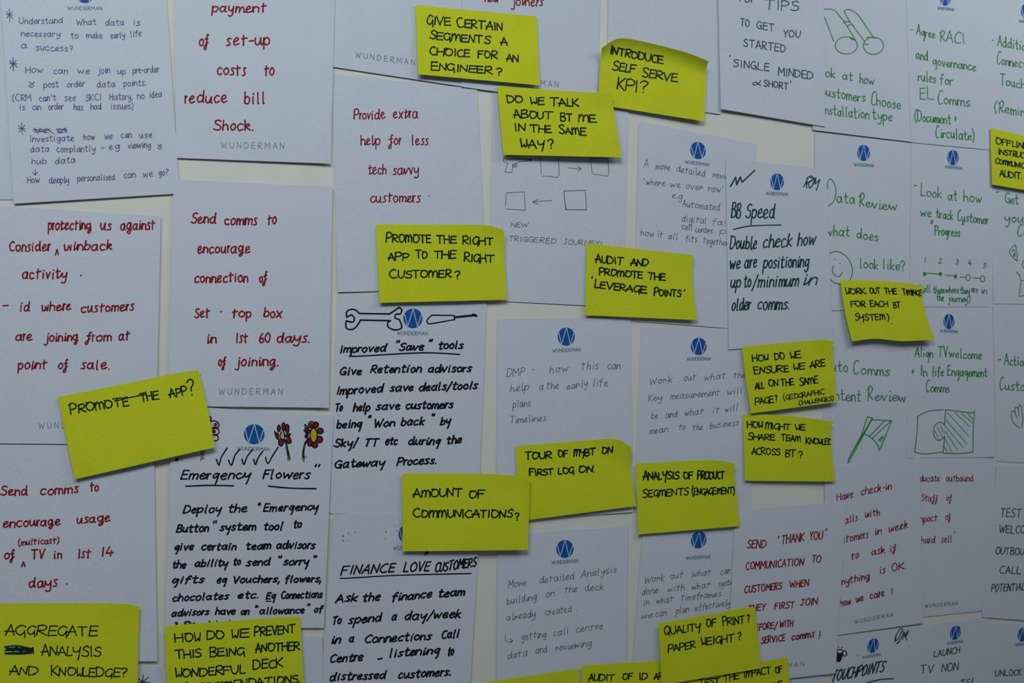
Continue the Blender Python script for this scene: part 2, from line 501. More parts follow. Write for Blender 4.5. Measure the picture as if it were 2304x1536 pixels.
def ell(cx, cy, rx, ry, n=20):
    return [(cx + rx * math.cos(-i * 2 * math.pi / n), cy + ry * math.sin(-i * 2 * math.pi / n)) for i in range(n)]


def ellpath(cx, cy, rx, ry):
    return ' '.join('%g,%g' % (cx + rx * math.cos(i * math.pi / 6), cy + ry * math.sin(i * math.pi / 6)) for i in range(13))


def sheet(label, quad, lift, **kw):
    if not isinstance(lift, tuple):
        lift = (lift,) * 4
    lift = tuple(h * 0.46 for h in lift)
    kw['curl'] = {'wave': 0.07, **{k: h * 0.6 for k, h in kw.get('curl', {}).items()}}
    return Paper('paper_sheet', label, 'paper', 'written paper sheets stuck on the wall', quad, lift, M['paper'], **kw)


def sticky(label, quad, lift, **kw):
    # stuck along the top edge; the free lower edge stands off the sheets
    lift = tuple(h * 0.72 for h in lift)
    return Paper('sticky_note', label, 'sticky note', 'yellow sticky notes on the sheets', quad, lift, M['yellow'], **kw)

# ================================================================== white sheets, left column
p = sheet('bare strip of a white sheet showing past the edge of the blue ballpoint notes', [(-340, -70), (15, -60), (35, 449), (-330, 448)], 1.0)

p = sheet('white sheet covered in small blue ballpoint handwriting with asterisks', [(-2, -75), (369, -88), (404, 435), (31, 458)], (2.0, 2.4, 3.0, 3.4))
p.emblem(191, -14, 21, 21, (152, 22, 231, 22.5))
S = 'blue'
p.write(S, 22, '14 50 30 50 *', 1.7, 'asterisk')
p.write(S, 8.6, '43 54 142 52 Understand | 172 56 217 56 What | 237 57 280 56 data | 301 57 317 57 is')
p.write(S, 8.6, '47 82 137 83 necessary | 159 86 177 86 to | 194 86 231 86 make | 249 86 282 85 early | 294 83 319 81 life')
p.write(S, 9, '47 109 62 108 a | 80 113 165 116 success?')
p.write(S, 22, '22 162 40 162 *', 2.0, 'asterisk')
p.write(S, 9, '57 164 98 163 How | 121 166 153 166 can | 174 166 203 166 we | 219 165 248 164 join | 264 166 283 166 up | 298 165 359 162 pre-order')
p.write(S, 9, '64 196 79 196 & | 97 197 133 196 post | 151 197 192 194 order | 218 197 260 195 data | 278 194 329 192 points.')
p.write(S, 9, '28 227 71 227 (CRM | 88 228 127 226 can\'t | 145 227 171 227 see | 192 227 228 225 SKCI | 246 225 298 224 History, | 308 222 326 222 no | 337 220 365 218 idea')
p.write(S, 9, '45 247 57 247 is | 73 247 93 247 an | 109 247 145 246 order | 166 247 188 247 has | 204 246 229 246 had | 250 246 301 245 issues)')
p.write(S, 20, '41 303 59 303 *', 1.6, 'asterisk')
p.draw((0, 0), 3.84, '290,1105/330,1150/345,1105/390,1150/400,1108/470,1158;285,1125 380,1118 440,1130;295,1140 360,1135 430,1112;300,1110 340,1130 420,1145', 1.6, 'blue', 'crossed_out_word')
p.draw((0, 0), 3.84, '490,1108/520,1150/560,1105/575,1150;485,1125 530,1118 580,1122;495,1140 540,1145 578,1118;500,1150/570,1108;505,1112 560,1120 575,1140', 1.6, 'blue', 'crossed_out_word')
p.write(S, 9, '68 319 167 317 Investigate | 188 315 214 314 how | 235 313 254 312 we | 272 311 297 310 can | 313 310 343 309 use')
p.write(S, 9, '68 342 111 340 data | 127 342 216 341 complantly | 227 338 236 338 - | 245 336 270 335 e.g | 288 334 340 332 viewing | 355 336 365 335 &')
p.write(S, 9, '71 369 106 368 hub | 124 369 170 365 data')
p.draw((0, 0), 3.84, '305,1465/305,1508;284,1488/305,1512/325,1488', 1.8, 'blue', 'arrow')
p.write(S, 9, '61 412 90 411 How | 110 412 156 411 deeply | 174 408 259 404 personalised | 279 400 306 399 can | 322 398 345 397 we | 357 395 380 393 go?')

p = sheet('white sheet with red writing on payment of set-up costs above a grey printed name', [(391, -140), (757, -140), (744, 368), (396, 355)], (2.0, 2.6, 4.2, 3.0), curl={'right': 1.0})
S = 'red'
p.write(S, 13, '475 27 601 28 payment')
p.write(S, 15.5, '447 103 471 101 of | 508 103 608 101 set-up', None)
p.write(S, 15.5, '488 168 555 170 costs | 594 170 618 168 to')
p.write(S, 15.5, '415 232 512 230 reduce | 549 234 596 233 bill')
p.write(S, 14.5, '479 293 571 293 Shock.')
p.backname(497, 333, 640, 335, 13.5)

p = sheet('white sheet of red writing about winback and point of sale', [(-15, 462), (362, 486), (350, 1000), (-20, 997)], (2.0, 2.6, 3.6, 2.4), curl={'right': 0.9})
p.write(S, 14, '107 516 207 516 protecting | 225 516 252 517 us | 270 517 350 515 against')
p.write(S, 13.5, '20 565 115 564 Consider | 123 568 133 568 ^ | 143 563 253 562 winback')
p.write(S, 14, '49 627 152 627 activity | 180 620 181 620 .')
p.write(S, 13, '5 696 20 695 - | 45 700 68 700 id | 93 700 161 697 where | 181 703 303 698 customers')
p.write(S, 13, '34 766 74 765 are | 98 768 177 766 joining | 190 767 252 766 from | 266 766 294 764 at')
p.write(S, 13, '39 830 107 829 point | 130 829 154 828 of | 181 830 247 830 sale.')
p.backname(86, 964, 230, 960, 13.5)

p = sheet('lowest left white sheet with red writing on encouraging usage of TV', [(-20, 999), (346, 997), (354, 1487), (-20, 1492)], (1.0, 1.4, 3.2, 2.0), curl={'right': 1.2})
p.write(S, 12.5, '0 1114 63 1113 Send | 90 1113 178 1108 comms | 202 1105 223 1104 to')
p.write(S, 12.5, '6 1187 137 1180 encourage | 172 1178 249 1172 usage')
p.write(S, 8.5, '40 1227 134 1221 (multicast)', 2.7)
p.write(S, 12.5, '9 1257 34 1256 of | 47 1270 58 1269 ^ | 70 1258 103 1255 TV | 121 1257 140 1256 in | 176 1255 206 1253 1st | 229 1251 256 1250 14')
p.write(S, 14, '64 1322 131 1319 days | 149 1312 150 1312 .')

p = sheet('bottom corner sheet with one dark asterisk between two sticky notes', [(-20, 1484), (520, 1503), (520, 1900), (-20, 1880)], 0.7)
p.draw((0, 1136), 3.84, '1240,1465/1225,1560;1195,1500/1275,1545;1285,1485/1200,1550;1190,1525/1290,1528', 1.9, 'note', 'asterisk')

# ================================================================== second column
p = sheet('white sheet of red writing about connection of set top box', [(391, 403), (748, 420), (740, 917), (377, 913)], (3.2, 3.0, 4.4, 3.2), curl={'right': 1.0})
p.write(S, 14, '429 503 487 502 Send | 504 505 580 506 comms | 601 505 623 502 to')
p.write(S, 14, '444 569 564 568 encourage')
p.write(S, 13.5, '437 635 559 634 connection | 582 635 602 633 of')
p.write(S, 13.5, '436 715 473 714 Set | 495 702 496 702 . | 521 714 566 713 top | 592 713 636 714 box')
p.write(S, 13.5, '466 772 488 771 in | 531 771 558 770 1st | 582 770 609 770 60 | 622 770 697 770 days.')
p.write(S, 13.5, '490 824 509 822 of | 528 824 627 822 joining.')
p.backname(492, 887, 636, 887, 13.5)

p = sheet('white sheet with drawn red flowers and ticks above bold black writing', [(386, 912), (750, 934), (729, 1412), (372, 1415)], (2.4, 3.0, 3.0, 2.4), curl={'right': 0.7})
p.emblem(572, 976.5, 23.3, 22.5, (534, 1012.5, 607, 1014), 7.6)
Fk = ((440, 910), 7.68)
red = []
for c in ((1440, 410, 26, 55), (1520, 380, 28, 65), (1585, 410, 30, 72), (1410, 530, 35, 55), (1475, 655, 42, 58), (1610, 620, 50, 60), (1600, 530, 42, 26),
          (2000, 350, 36, 42), (2080, 350, 42, 45), (2150, 450, 52, 42), (2140, 595, 48, 50), (2060, 690, 46, 42), (1975, 655, 38, 50), (1920, 540, 36, 46), (1925, 440, 28, 60),
          (345, 345, 32, 35), (318, 465, 36, 36)):
    red.append([(440 + x / 7.68, 910 + y / 7.68) for (x, y) in ell(*c, 14)])
p.blob(red, 'petal', 'drawn_petal', 'red coloured-in petals')
for c in ((2040, 530, 52, 110), (1500, 505, 26, 52)):
    p.blob([[(440 + x / 7.68, 910 + y / 7.68) for (x, y) in ell(*c, 16)]], 'centre', 'drawn_flower_centre', 'yellow flower centre', off=0.00008)
p.draw(*Fk, ';'.join([ellpath(1440, 410, 26, 55), ellpath(1520, 380, 28, 68), ellpath(1585, 415, 30, 76), '1365,460 1390,560 1440,610/1420,520 1365,460', ellpath(1475, 655, 42, 58),
                      '1560,560 1620,560 1655,640 1600,670 1565,610', '1540,530/1640,500 1600,545 1545,550', '1480,470 1460,560 1520,600 1540,520 1520,460',
                      '1520,600/1570,700 1610,840 1630,945;1550,600/1590,760 1600,960']), 2.7, 'black', 'drawn_flower')
p.draw(*Fk, ';'.join([ellpath(2040, 530, 62, 125), ellpath(2000, 345, 48, 55), ellpath(2082, 350, 42, 48), ellpath(2152, 455, 54, 48), ellpath(2142, 600, 52, 56), ellpath(2060, 695, 50, 48),
                      ellpath(1972, 660, 38, 56), '1890,340 1900,440 1950,500/1960,420 1890,340', '1870,440/1930,520 1890,560;1990,440/1900,520 1930,590/1990,570',
                      '1960,590 1900,640 1870,740 1850,860 1880,940;1940,620 1890,700 1870,850 1870,930']), 2.8, 'black', 'drawn_flower')
p.draw(*Fk, '230,210 270,220 265,260 235,270;250,290 340,280 400,330 390,390 300,390;280,420 370,410 410,460 380,510 310,520;310,530 370,530 395,580 370,620 320,625', 2.8, 'black', 'drawn_flower')
p.draw(*Fk, '110,790 105,870 90,960;1560,720 1580,830 1600,900;1850,860 1845,930 1875,990', 2.6, 'stem', 'drawn_stem', 'green pen stems')
p.draw(*Fk, '140,790 135,870 120,940/145,930;1890,680 1870,820/1880,900/1920,905;1575,690 1610,820', 1.8, 'petal', 'drawn_stem', 'red pen stem lines')
for q in ('360,945/405,1045 440,920 545,750', '570,960/620,1048 680,880 758,780', '802,940/835,1035 890,900 988,772', '1005,945/1035,1035 1080,920 1160,805', '1212,910 1225,980 1260,1008 1320,900 1425,735'):
    p.draw(*Fk, q, 3.3, 'black', 'tick')
S = 'black'
p.write(S, 14, '393 1052 402 1052 "')
p.write(S, 13.5, '405 1078 566 1077 Emergency', 3.7)
p.write(S, 13.5, '590 1076 700 1076 Flowers | 707 1066 721 1066 "', 3.7)
p.draw((0, 0), 1, '418,1093.5 470,1091.5 525,1092.5', 3.4, 'black', 'underline')
p.draw((0, 0), 1, '604,1093 650,1097.5 711,1099', 3.4, 'black', 'underline')
p.write(S, 11.5, '410 1154 500 1152 Deploy | 514 1152 557 1151 the | 579 1150 587 1150 " | 591 1150 718 1147 Emergency', 3.7)
p.write(S, 11.5, '395 1197 471 1195 Button | 478 1190 488 1190 " | 493 1193 577 1192 system | 593 1192 638 1191 tool | 660 1187 680 1186 to')
p.write(S, 11, '392 1237 437 1237 give | 452 1237 533 1236 certain | 553 1236 611 1234 team | 621 1234 711 1233 advisors')
p.write(S, 11, '388 1277 420 1278 the | 437 1274 515 1273 ability | 525 1271 543 1270 to | 552 1272 610 1271 send | 625 1268 635 1268 " | 636 1271 697 1270 sorry | 704 1266 714 1266 "')
p.write(S, 10.5, '386 1312 462 1310 gifts | 487 1311 512 1310 eg | 525 1311 630 1309 Vouchers, | 641 1310 723 1308 flowers,')
p.write(S, 10.5, '387 1352 517 1347 chocolates | 534 1346 581 1345 etc. | 597 1347 622 1346 Eg | 632 1346 727 1344 Connections', 3.7)
p.draw((0, 0), 1, '598,1352/610,1352', 2.4, 'black', 'underline')
p.write(S, 10, '385 1386 472 1382 advisors | 483 1382 531 1381 have | 541 1382 562 1381 an | 573 1378 581 1378 " | 583 1381 686 1379 allowance | 690 1374 699 1374 " | 706 1378 729 1376 of', 3.7)
p.write(S, 10, '390 1414 400 1413 3 | 411 1412 450 1411 Per | 469 1411 525 1409 Week', 3.7)

p = sheet('bottom edge of a white sheet tucked beneath the flower drawing sheet', [(366, 1425), (725, 1431), (738, 1880), (360, 1880)], (0.9, 1.4, 3.0, 1.5), curl={'right': 1.5})

# ================================================================== third column
p = sheet('white sheet with tilted grey printed name at the top behind a sticky note', [(753, -310), (1055, -300), (1050, 196), (747, 150)], (1.8, 2.2, 2.6, 2.4))
p.backname(799, 128.5, 934, 147, 12)

p = sheet('white sheet with red marker writing about help for less tech savvy customers', [(746, 166), (1074, 200), (1095, 649), (760, 657)], (1.0, 1.3, 1.6, 1.8), curl={'right': 0.5, 'bl': 0.8})
S = 'red'
p.write(S, 13.5, '795 269 868 267 Provide | 884 266 942 266 extra', 2.8)
p.write(S, 13.5, '811 327 857 326 help | 873 326 904 324 for | 927 326 965 325 less', 2.8)
p.write(S, 13.5, '828 392 870 392 tech | 883 393 943 391 savvy', 2.8)
p.write(S, 13, '833 455 948 454 customers | 963 440 964 440 .', 2.8)

p = sheet('top white sheet with red word joiners cut off by the photograph edge', [(1044, -290), (1357, -280), (1344, 237), (1038, 195)], (2.9, 3.0, 3.2, 3.6))
p.write(S, 13, '1149 12 1224 14 joiners', 2.8)
p.write(S, 13, '1090 3 1122 5 new', 2.8)
p.backname(1124, 184, 1257, 196.5, 12)

p = sheet('white sheet with black spanner and screwdriver drawings above bold writing', [(759, 660), (1096, 663), (1076, 1158), (742, 1155)], (0.7, 0.8, 2.2, 1.2), curl={'right': 0.8})
p.emblem(929, 716, 21.6, 22.2, (893, 753, 963, 754), 8)
Bk = ((560, 380), 3.84)
p.draw(*Bk, '845,1280 845,1235 880,1212 920,1218 955,1248/1215,1252/1300,1195/1322,1215/1310,1250 1270,1255 1262,1285 1300,1300/1320,1370 1260,1390 1205,1365 1200,1330 1222,1310/965,1305/925,1365 880,1387 840,1370 840,1312/900,1322 910,1285 885,1258/845,1280', 3.6, 'black', 'drawn_spanner')
p.draw(*Bk, '1580,1262/1775,1265/1778,1300/1580,1335 1545,1330 1540,1305 1580,1262;1775,1268/1775,1305', 2.9, 'black', 'drawn_screwdriver')
p.draw(*Bk, '1785,1280/1960,1262', 4.6, 'black', 'drawn_screwdriver')
p.draw(*Bk, '1935,1258/1965,1268', 5.6, 'black', 'drawn_screwdriver')
S = 'black'
p.write(S, 11.5, '765 793 872 790 Improved | 890 783 900 783 " | 897 788 955 787 Save | 964 782 974 782 " | 986 785 1044 784 tools')
p.draw((560, 760), 3.84, '868,158 1000,155 1500,128 1820,142', 3.2, 'black', 'underline')
p.write(S, 11.5, '764 843 815 842 Give | 832 838 950 837 Retention | 962 837 1063 836 advisors')
p.write(S, 11.5, '757 887 865 881 Improved | 876 880 931 878 save | 942 879 1077 874 deals/tools')
p.write(S, 11.5, '754 925 772 923 To | 793 925 834 923 help | 844 922 901 920 save | 912 920 1021 917 customers')
p.write(S, 11.5, '756 963 816 960 being | 827 953 836 953 " | 842 961 890 957 Won | 901 957 957 955 back | 970 950 979 950 " | 989 956 1016 953 by')
p.write(S, 11.5, '750 1005 808 1003 Sky/ | 822 1004 855 1003 TT | 866 1000 896 999 etc | 918 1000 993 999 during | 1004 998 1040 996 the')
p.write(S, 12, '752 1052 868 1048 Gateway | 891 1047 982 1042 Process.')

p = sheet('white sheet on finance with underlined black title and scattered ink dots', [(749, 1156), (1081, 1152), (1052, 1645), (716, 1640)], (2.6, 1.8, 3.2, 2.0), curl={'tl': 2.0, 'right': 0.8})
p.emblem(918, 1201, 21.5, 22, (884, 1236.5, 953, 1236), 8)
dots = [(815, 268, 6), (813, 308, 6), (920, 235, 5), (860, 243, 5), (1183, 230, 6), (1180, 290, 4), (1262, 175, 4), (1276, 220, 5), (1235, 255, 3), (1278, 333, 3), (865, 305, 3), (850, 307, 2.5), (880, 262, 2.5)]
p.blob([ell(560 + a / 3.84, 1136 + b / 3.84, r / 3.84, r / 3.84, 8) for a, b, r in dots], 'black', 'ink_dot')
p.write('blackcap', 8, '954 1249 964 1246 N', 2.6)
p.write('blackcap', 20, '765 1293 891 1286 FINANCE | 906 1286 970 1283 LOVE | 978 1287 1074 1273 CUSTOMERS', 3.5)
p.draw((560, 1136), 3.84, '790,632/900,628 1300,605 1920,590', 2.8, 'black', 'underline')
p.write(S, 12, '753 1355 806 1351 Ask | 815 1353 857 1350 the | 881 1352 973 1343 finance | 986 1343 1047 1339 team')
p.write(S, 12, '748 1405 769 1402 To | 782 1403 860 1396 spend | 880 1395 893 1394 a | 910 1394 1038 1388 day/week')
p.write(S, 12, '745 1448 768 1445 in | 784 1444 797 1443 a | 820 1446 973 1438 Connections | 993 1436 1034 1433 Call')
p.write(S, 12, '742 1490 818 1485 Centre | 848 1489 861 1488 - | 876 1478 991 1470 listening | 1007 1474 1022 1472 to')
p.write(S, 12, '741 1531 870 1525 distressed | 895 1526 1015 1518 customers.')

# ================================================================== fourth column
p = sheet('tall blank white sheet behind the curled sticky note reading introduce self serve', [(1373, -260), (1617, -250), (1622, 257), (1366, 222)], (1.6, 1.8, 2.2, 1.8))

p = sheet('white sheet with pencil boxes, arrows and a small drill drawing', [(1108, 196), (1415, 236), (1402, 691), (1101, 676)], (0.6, 0.9, 1.6, 1.4), curl={'right': 0.4})
Ck = ((1120, 0), 3.84)
D = lambda s, o=(1120, 0), wd=1.3, nm='drawn_box': p.draw(o, 3.84, s, wd, 'pencil', nm)
D('130,1345 60,1358 48,1392 88,1408/62,1485/120,1490/132,1425;130,1362/275,1378/275,1390/190,1396 165,1408 160,1420;' + ellpath(146, 1428, 20, 16) + ';' + ellpath(146, 1428, 8, 7), nm='drawn_drill')
D('278,1376/290,1388;278,1388/290,1376', wd=2.2, nm='drawn_drill')
D('368,1352 372,1420 375,1505;520,1352/527,1518 450,1522 385,1520')
D('605,1450/722,1460;685,1435/722,1458/690,1477', nm='drawn_arrow')
D('805,1370/950,1368/956,1508 900,1513 825,1503;805,1372 808,1430 815,1500')
D('883,505/898,650/785,655;822,635/785,655/825,672', nm='drawn_arrow')
D('570,190/757,185/765,352/588,352/570,190;580,300/595,350', (1120, 380), 1.5)
D('468,270/300,285;350,262/300,285/352,305', (1120, 380), nm='drawn_arrow')
D('65,315/75,206/228,198/238,356/74,346', (1120, 380))
p.write('pencil', 6.2, '1148 511 1190 510 NEW')
p.write('pencil', 6.6, '1145 541 1252 548 TRIGGERED | 1267 549 1354 554 JOURNEY!')

p = sheet('white sheet with thin grey writing beginning DMP above the tour sticky note', [(1120, 718), (1419, 713), (1425, 1152), (1117, 1172)], (1.4, 1.6, 2.2, 1.4))
p.emblem(1274, 757, 19.3, 20.5, (1243, 792, 1306, 790), 7.4)
S = 'pencil'
p.write(S, 11, '1140 847 1182 844 DMP | 1197 839 1203 838 - | 1236 839 1279 836 how | 1308 832 1348 829 this | 1367 830 1396 829 can')
p.write(S, 10, '1148 881 1191 877 help | 1213 877 1223 876 a | 1230 875 1258 873 the | 1275 876 1322 869 early | 1335 869 1368 868 life')
p.write(S, 10, '1153 917 1196 913 plans.')
p.write(S, 9.5, '1148 952 1229 946 Timelines')

p = sheet('white sheet with thin grey writing on more detailed analysis and an arrow', [(1120, 1203), (1413, 1183), (1407, 1640), (1117, 1668)], (1.6, 2.0, 2.4, 2.0), curl={'right': 0.8})
p.emblem(1271, 1234.5, 19.4, 20.3, (1241, 1269, 1301, 1265), 7.4)
p.write(S, 9.5, '1143 1323 1185 1316 More | 1214 1311 1292 1302 detailed | 1306 1300 1388 1286 Analysis')
p.write(S, 9.5, '1140 1360 1208 1348 building | 1228 1343 1248 1341 on | 1270 1333 1299 1330 the | 1316 1329 1359 1327 deck')
p.write(S, 9.5, '1139 1396 1206 1387 already | 1226 1384 1286 1376 created | 1297 1373 1298 1373 .')
D = lambda s, o, wd=1.3, nm='drawn_arrow': p.draw(o, 3.84, s, wd, 'pencil', nm)
D('65,1120 65,1165 90,1180 130,1172;105,1150/130,1172/105,1190', (1120, 1136), nm='drawn_arrow')
p.write(S, 9.5, '1173 1440 1229 1432 getting | 1245 1430 1278 1425 call | 1296 1422 1357 1414 centre')
p.write(S, 9.5, '1142 1483 1187 1474 data | 1205 1470 1231 1466 and | 1250 1464 1331 1453 reviewing')

# ================================================================== fifth column
p = sheet('white sheet with thin grey writing beginning a more detailed review', [(1438, 273), (1702, 324), (1690, 742), (1426, 722)], (1.2, 1.4, 1.6, 1.2))
p.emblem(1570.5, 338.5, 17.6, 19.4, (1541, 367.5, 1596, 374), 7.2, shear=-0.04)
p.write(S, 9.5, '1448 375 1459 375 A | 1475 381 1508 383 more | 1522 386 1587 397 detailed | 1604 399 1650 405 review')
p.write(S, 9, "1447 415 1450 415 ' | 1453 415 1497 418 where | 1508 421 1532 422 we | 1543 425 1582 427 over | 1593 430 1627 433 now'")
p.write(S, 8.5, '1512 445 1536 449 e.g')
p.write(S, 9, '1534 465 1620 474 Automated')
p.write(S, 9, '1534 498 1588 503 digital | 1602 505 1640 507 fail')
p.write(S, 8.5, '1534 515 1557 518 call | 1564 522 1604 525 centre | 1618 525 1650 528 pr')
p.write(S, 9, '1441 530 1472 532 how | 1480 534 1492 535 it | 1503 537 1524 539 all | 1542 543 1569 545 fits | 1581 547 1640 553 together')

p = sheet('white sheet with thin grey writing on key measurement to the business', [(1443, 735), (1700, 740), (1689, 1146), (1427, 1151)], (0.8, 1.2, 1.6, 1.2))
p.emblem(1572, 779, 17.8, 19.4, (1545, 811, 1599, 810.5), 7.2)
p.write(S, 9.2, '1461 866 1513 859 Work | 1539 857 1567 854 out | 1585 856 1634 851 what | 1650 852 1678 848 the')
p.write(S, 9.2, '1458 903 1490 900 Key | 1508 898 1621 889 measurement | 1636 888 1669 885 will')
p.write(S, 9, '1465 942 1481 940 be | 1497 940 1524 937 and | 1540 936 1584 931 what | 1604 930 1620 927 it | 1631 927 1660 923 will')
p.write(S, 9, '1461 976 1503 971 mean | 1527 968 1542 967 to | 1558 968 1582 966 the | 1597 964 1663 956 business')

p = sheet('white sheet with thin grey writing on what can be done within timeframes', [(1447, 1188), (1690, 1166), (1668, 1575), (1415, 1600)], (1.4, 1.8, 1.8, 1.4))
p.emblem(1572, 1214, 17.6, 19.2, (1543, 1258.5, 1598, 1255.5), 7.2, shear=0.05)
p.write(S, 9, '1450 1312 1495 1305 Work | 1508 1302 1538 1299 out | 1557 1297 1601 1293 what | 1621 1293 1643 1289 can')
p.write(S, 9, '1444 1339 1481 1333 done | 1501 1331 1541 1327 with | 1556 1326 1599 1321 what | 1616 1320 1660 1313 system')
p.write(S, 9, '1448 1362 1461 1360 in | 1476 1358 1515 1353 what | 1532 1351 1623 1341 timeframes | 1643 1336 1644 1336 :')
p.write(S, 9, '1443 1392 1469 1388 we | 1474 1388 1500 1384 can | 1520 1381 1550 1376 plan | 1563 1374 1644 1361 effectively')

p = sheet('white sheet titled with underlined dark green writing and a zigzag line', [(1633, 357), (1858, 379), (1874, 768), (1640, 786)], (3.0, 3.2, 3.4, 3.2), curl={'right': 0.3})
p.emblem(1748.5, 409, 15.2, 18.9, (1724, 438, 1773.5, 440.5), 7)
Dk = ((1704, 380), 3.84)
p.draw((1120, 380), 3.84, '2010,150/2055,72/2065,135/2095,70/2110,115/2220,12', 3.4, 'teal', 'drawn_zigzag')
p.draw(*Dk, '400,155/440,70/470,62 485,90 440,120/450,165;430,75/425,165;455,75/490,85 490,120 455,165;415,130/500,80;470,150/505,75/500,130/540,90/510,185', 2.4, 'teal', 'initials')
S = 'bb'
p.write(S, 20, '1644 489 1669 489 BB | 1676 490 1746 491 Speed')
p.draw((1650, 380), 1, '0,136 40,128 107,126', 2.8, 'teal', 'underline')
p.write(S, 18, '1641 560 1704 560 Double | 1716 557 1784 554 check | 1793 553 1838 550 how')
p.write(S, 17, '1642 604 1667 603 we | 1674 603 1704 601 are | 1714 603 1822 600 positioning')
p.write(S, 17, '1643 647 1668 646 up | 1674 646 1691 645 to | 1690 648 1708 646 / | 1704 646 1799 643 minimum | 1807 642 1841 639 in')
p.write(S, 17, '1646 698 1692 696 older | 1704 696 1776 695 comms.')

p = sheet('white sheet with red capitals on a thank you communication to customers', [(1655, 1147), (1905, 1127), (1880, 1514), (1634, 1541)], (3.6, 4.0, 4.0, 3.6), curl={'right': 0.5})
S = 'redcap'
p.write(S, 18, "1680 1233 1725 1231 SEND | 1749 1224 1753 1224 ' | 1758 1223 1810 1216 THANK | 1821 1215 1852 1213 YOU | 1856 1208 1860 1208 '")
p.write(S, 16, '1677 1281 1810 1271 COMMUNICATION | 1826 1265 1848 1264 TO')
p.write(S, 15, '1674 1334 1760 1324 CUSTOMERS | 1775 1322 1821 1317 WHEN')
p.write(S, 14, '1682 1376 1724 1371 THEY | 1742 1370 1788 1367 FIRST | 1799 1362 1840 1359 JOIN')
p.write(S, 14, '1690 1419 1742 1413 BEFORE | 1741 1415 1750 1413 / | 1753 1411 1785 1408 WITH')
p.write(S, 14, '1711 1448 1767 1440 SERVICE')
p.write('redthin', 9.5, '1780 1440 1833 1432 comms | 1841 1436 1848 1434 !')
p.backname(1688, 1512, 1809, 1497, 10)

# ================================================================== sixth column
p = sheet('white sheet with thin dark green capitals starting with tips to get you started', [(1612, -170), (1851, -150), (1857, 285), (1622, 245)], (4.0, 4.4, 5.0, 5.6), curl={'bl': 1.2})
S = 'tips'
p.write(S, 22, '1658 3 1702 6 TOP | 1722 21 1798 25 TIPS', 2.5)
p.write(S, 16, '1666 58 1687 60 TO | 1702 64 1743 70 GET | 1763 83 1803 85 YOU')
p.write(S, 17, '1672 104 1768 118 STARTED')
p.write(S, 17, "1641 141 1645 141 ' | 1649 150 1732 160 SINGLE | 1750 169 1830 178 MINDED")
p.write(S, 14, "1693 193 1713 193 & | 1718 194 1775 201 SHORT | 1778 196 1782 196 '")

p = sheet('white sheet with a green binoculars drawing and writing on choosing installation type', [(1822, -70), (2041, -60), (2050, 319), (1829, 292)], (2.8, 3.0, 3.2, 3.4))
Ek = ((1704, 0), 3.84)
p.draw(*Ek, '575,80 640,80 680,100/760,200/850,350;580,148 620,250 658,355;' + ellpath(768, 392, 95, 74) + ';930,382/958,382;750,95/785,82 850,110 900,170/1000,320;748,98/800,190/925,355;' + ellpath(1003, 395, 87, 74), 2.1, 'green', 'drawn_binoculars')
p.draw(*Ek, '745,198 765,186 800,190;780,225 805,212 830,220;950,320/1020,328;800,330/830,345', 2.3, 'green', 'drawn_binoculars')
S = 'green'
p.write(S, 11.5, '1838 171 1880 175 look | 1895 179 1920 182 at | 1934 186 1968 190 how')
p.write(S, 12, '1847 214 1948 230 customers | 1960 234 2028 246 Choose')
p.write(S, 12, '1850 256 1956 268 installation | 1962 267 2008 273 type')

p = sheet('white sheet with green writing about data review and a smiling face', [(1834, 298), (2052, 322), (2049, 692), (1832, 700)], (1.6, 1.8, 1.6, 1.4))
p.emblem(1943, 344, 14.3, 18.2, (1921, 373, 1966, 376), 6.6)
p.draw(*Dk, '608,170/610,110 635,88 665,130 680,200 660,280 615,318', 2.1, 'green', 'writing_line')
p.write(S, 12.5, '1882 455 1924 458 ata | 1932 464 2019 474 Review')
p.write(S, 12, '1858 529 1912 532 what | 1927 535 1977 543 does')
p.draw(*Dk, '618,732 670,712 720,722 785,775 822,870 805,950 775,990;622,943 660,980 722,996', 2.1, 'green', 'drawn_face')
p.draw(*Dk, '657,840 648,880 668,918 708,928 733,892;666,778/669,780;713,815/716,817', 2.1, 'green', 'drawn_face')
p.write(S, 12, '1935 603 1976 605 look | 1987 604 2036 609 like?')

p = sheet('white sheet with green writing ending comms content review above a flag drawing', [(1850, 702), (2050, 694), (2047, 1035), (1853, 1055)], (0.8, 0.9, 1.2, 0.8))
p.write(S, 13, '1850 832 1908 836 Auto | 1920 841 2003 845 Comms')
p.write(S, 13, '1853 897 1938 904 Content | 1950 900 2038 904 Review')
Hk = ((1704, 760), 3.84)
p.draw(*Hk, '950,680/996,693/930,815/800,1055/783,1080/790,1040/905,825/950,680;982,705/1160,716/1110,840/1056,965 1040,925 985,862 915,826;980,712/790,1045', 2.2, 'green', 'drawn_flag')
p.draw(*Hk, '1100,715/970,848;1152,720/990,870;1090,845/1050,888;1092,862/1062,898;1080,850/1050,880', 2.1, 'green', 'drawn_flag')

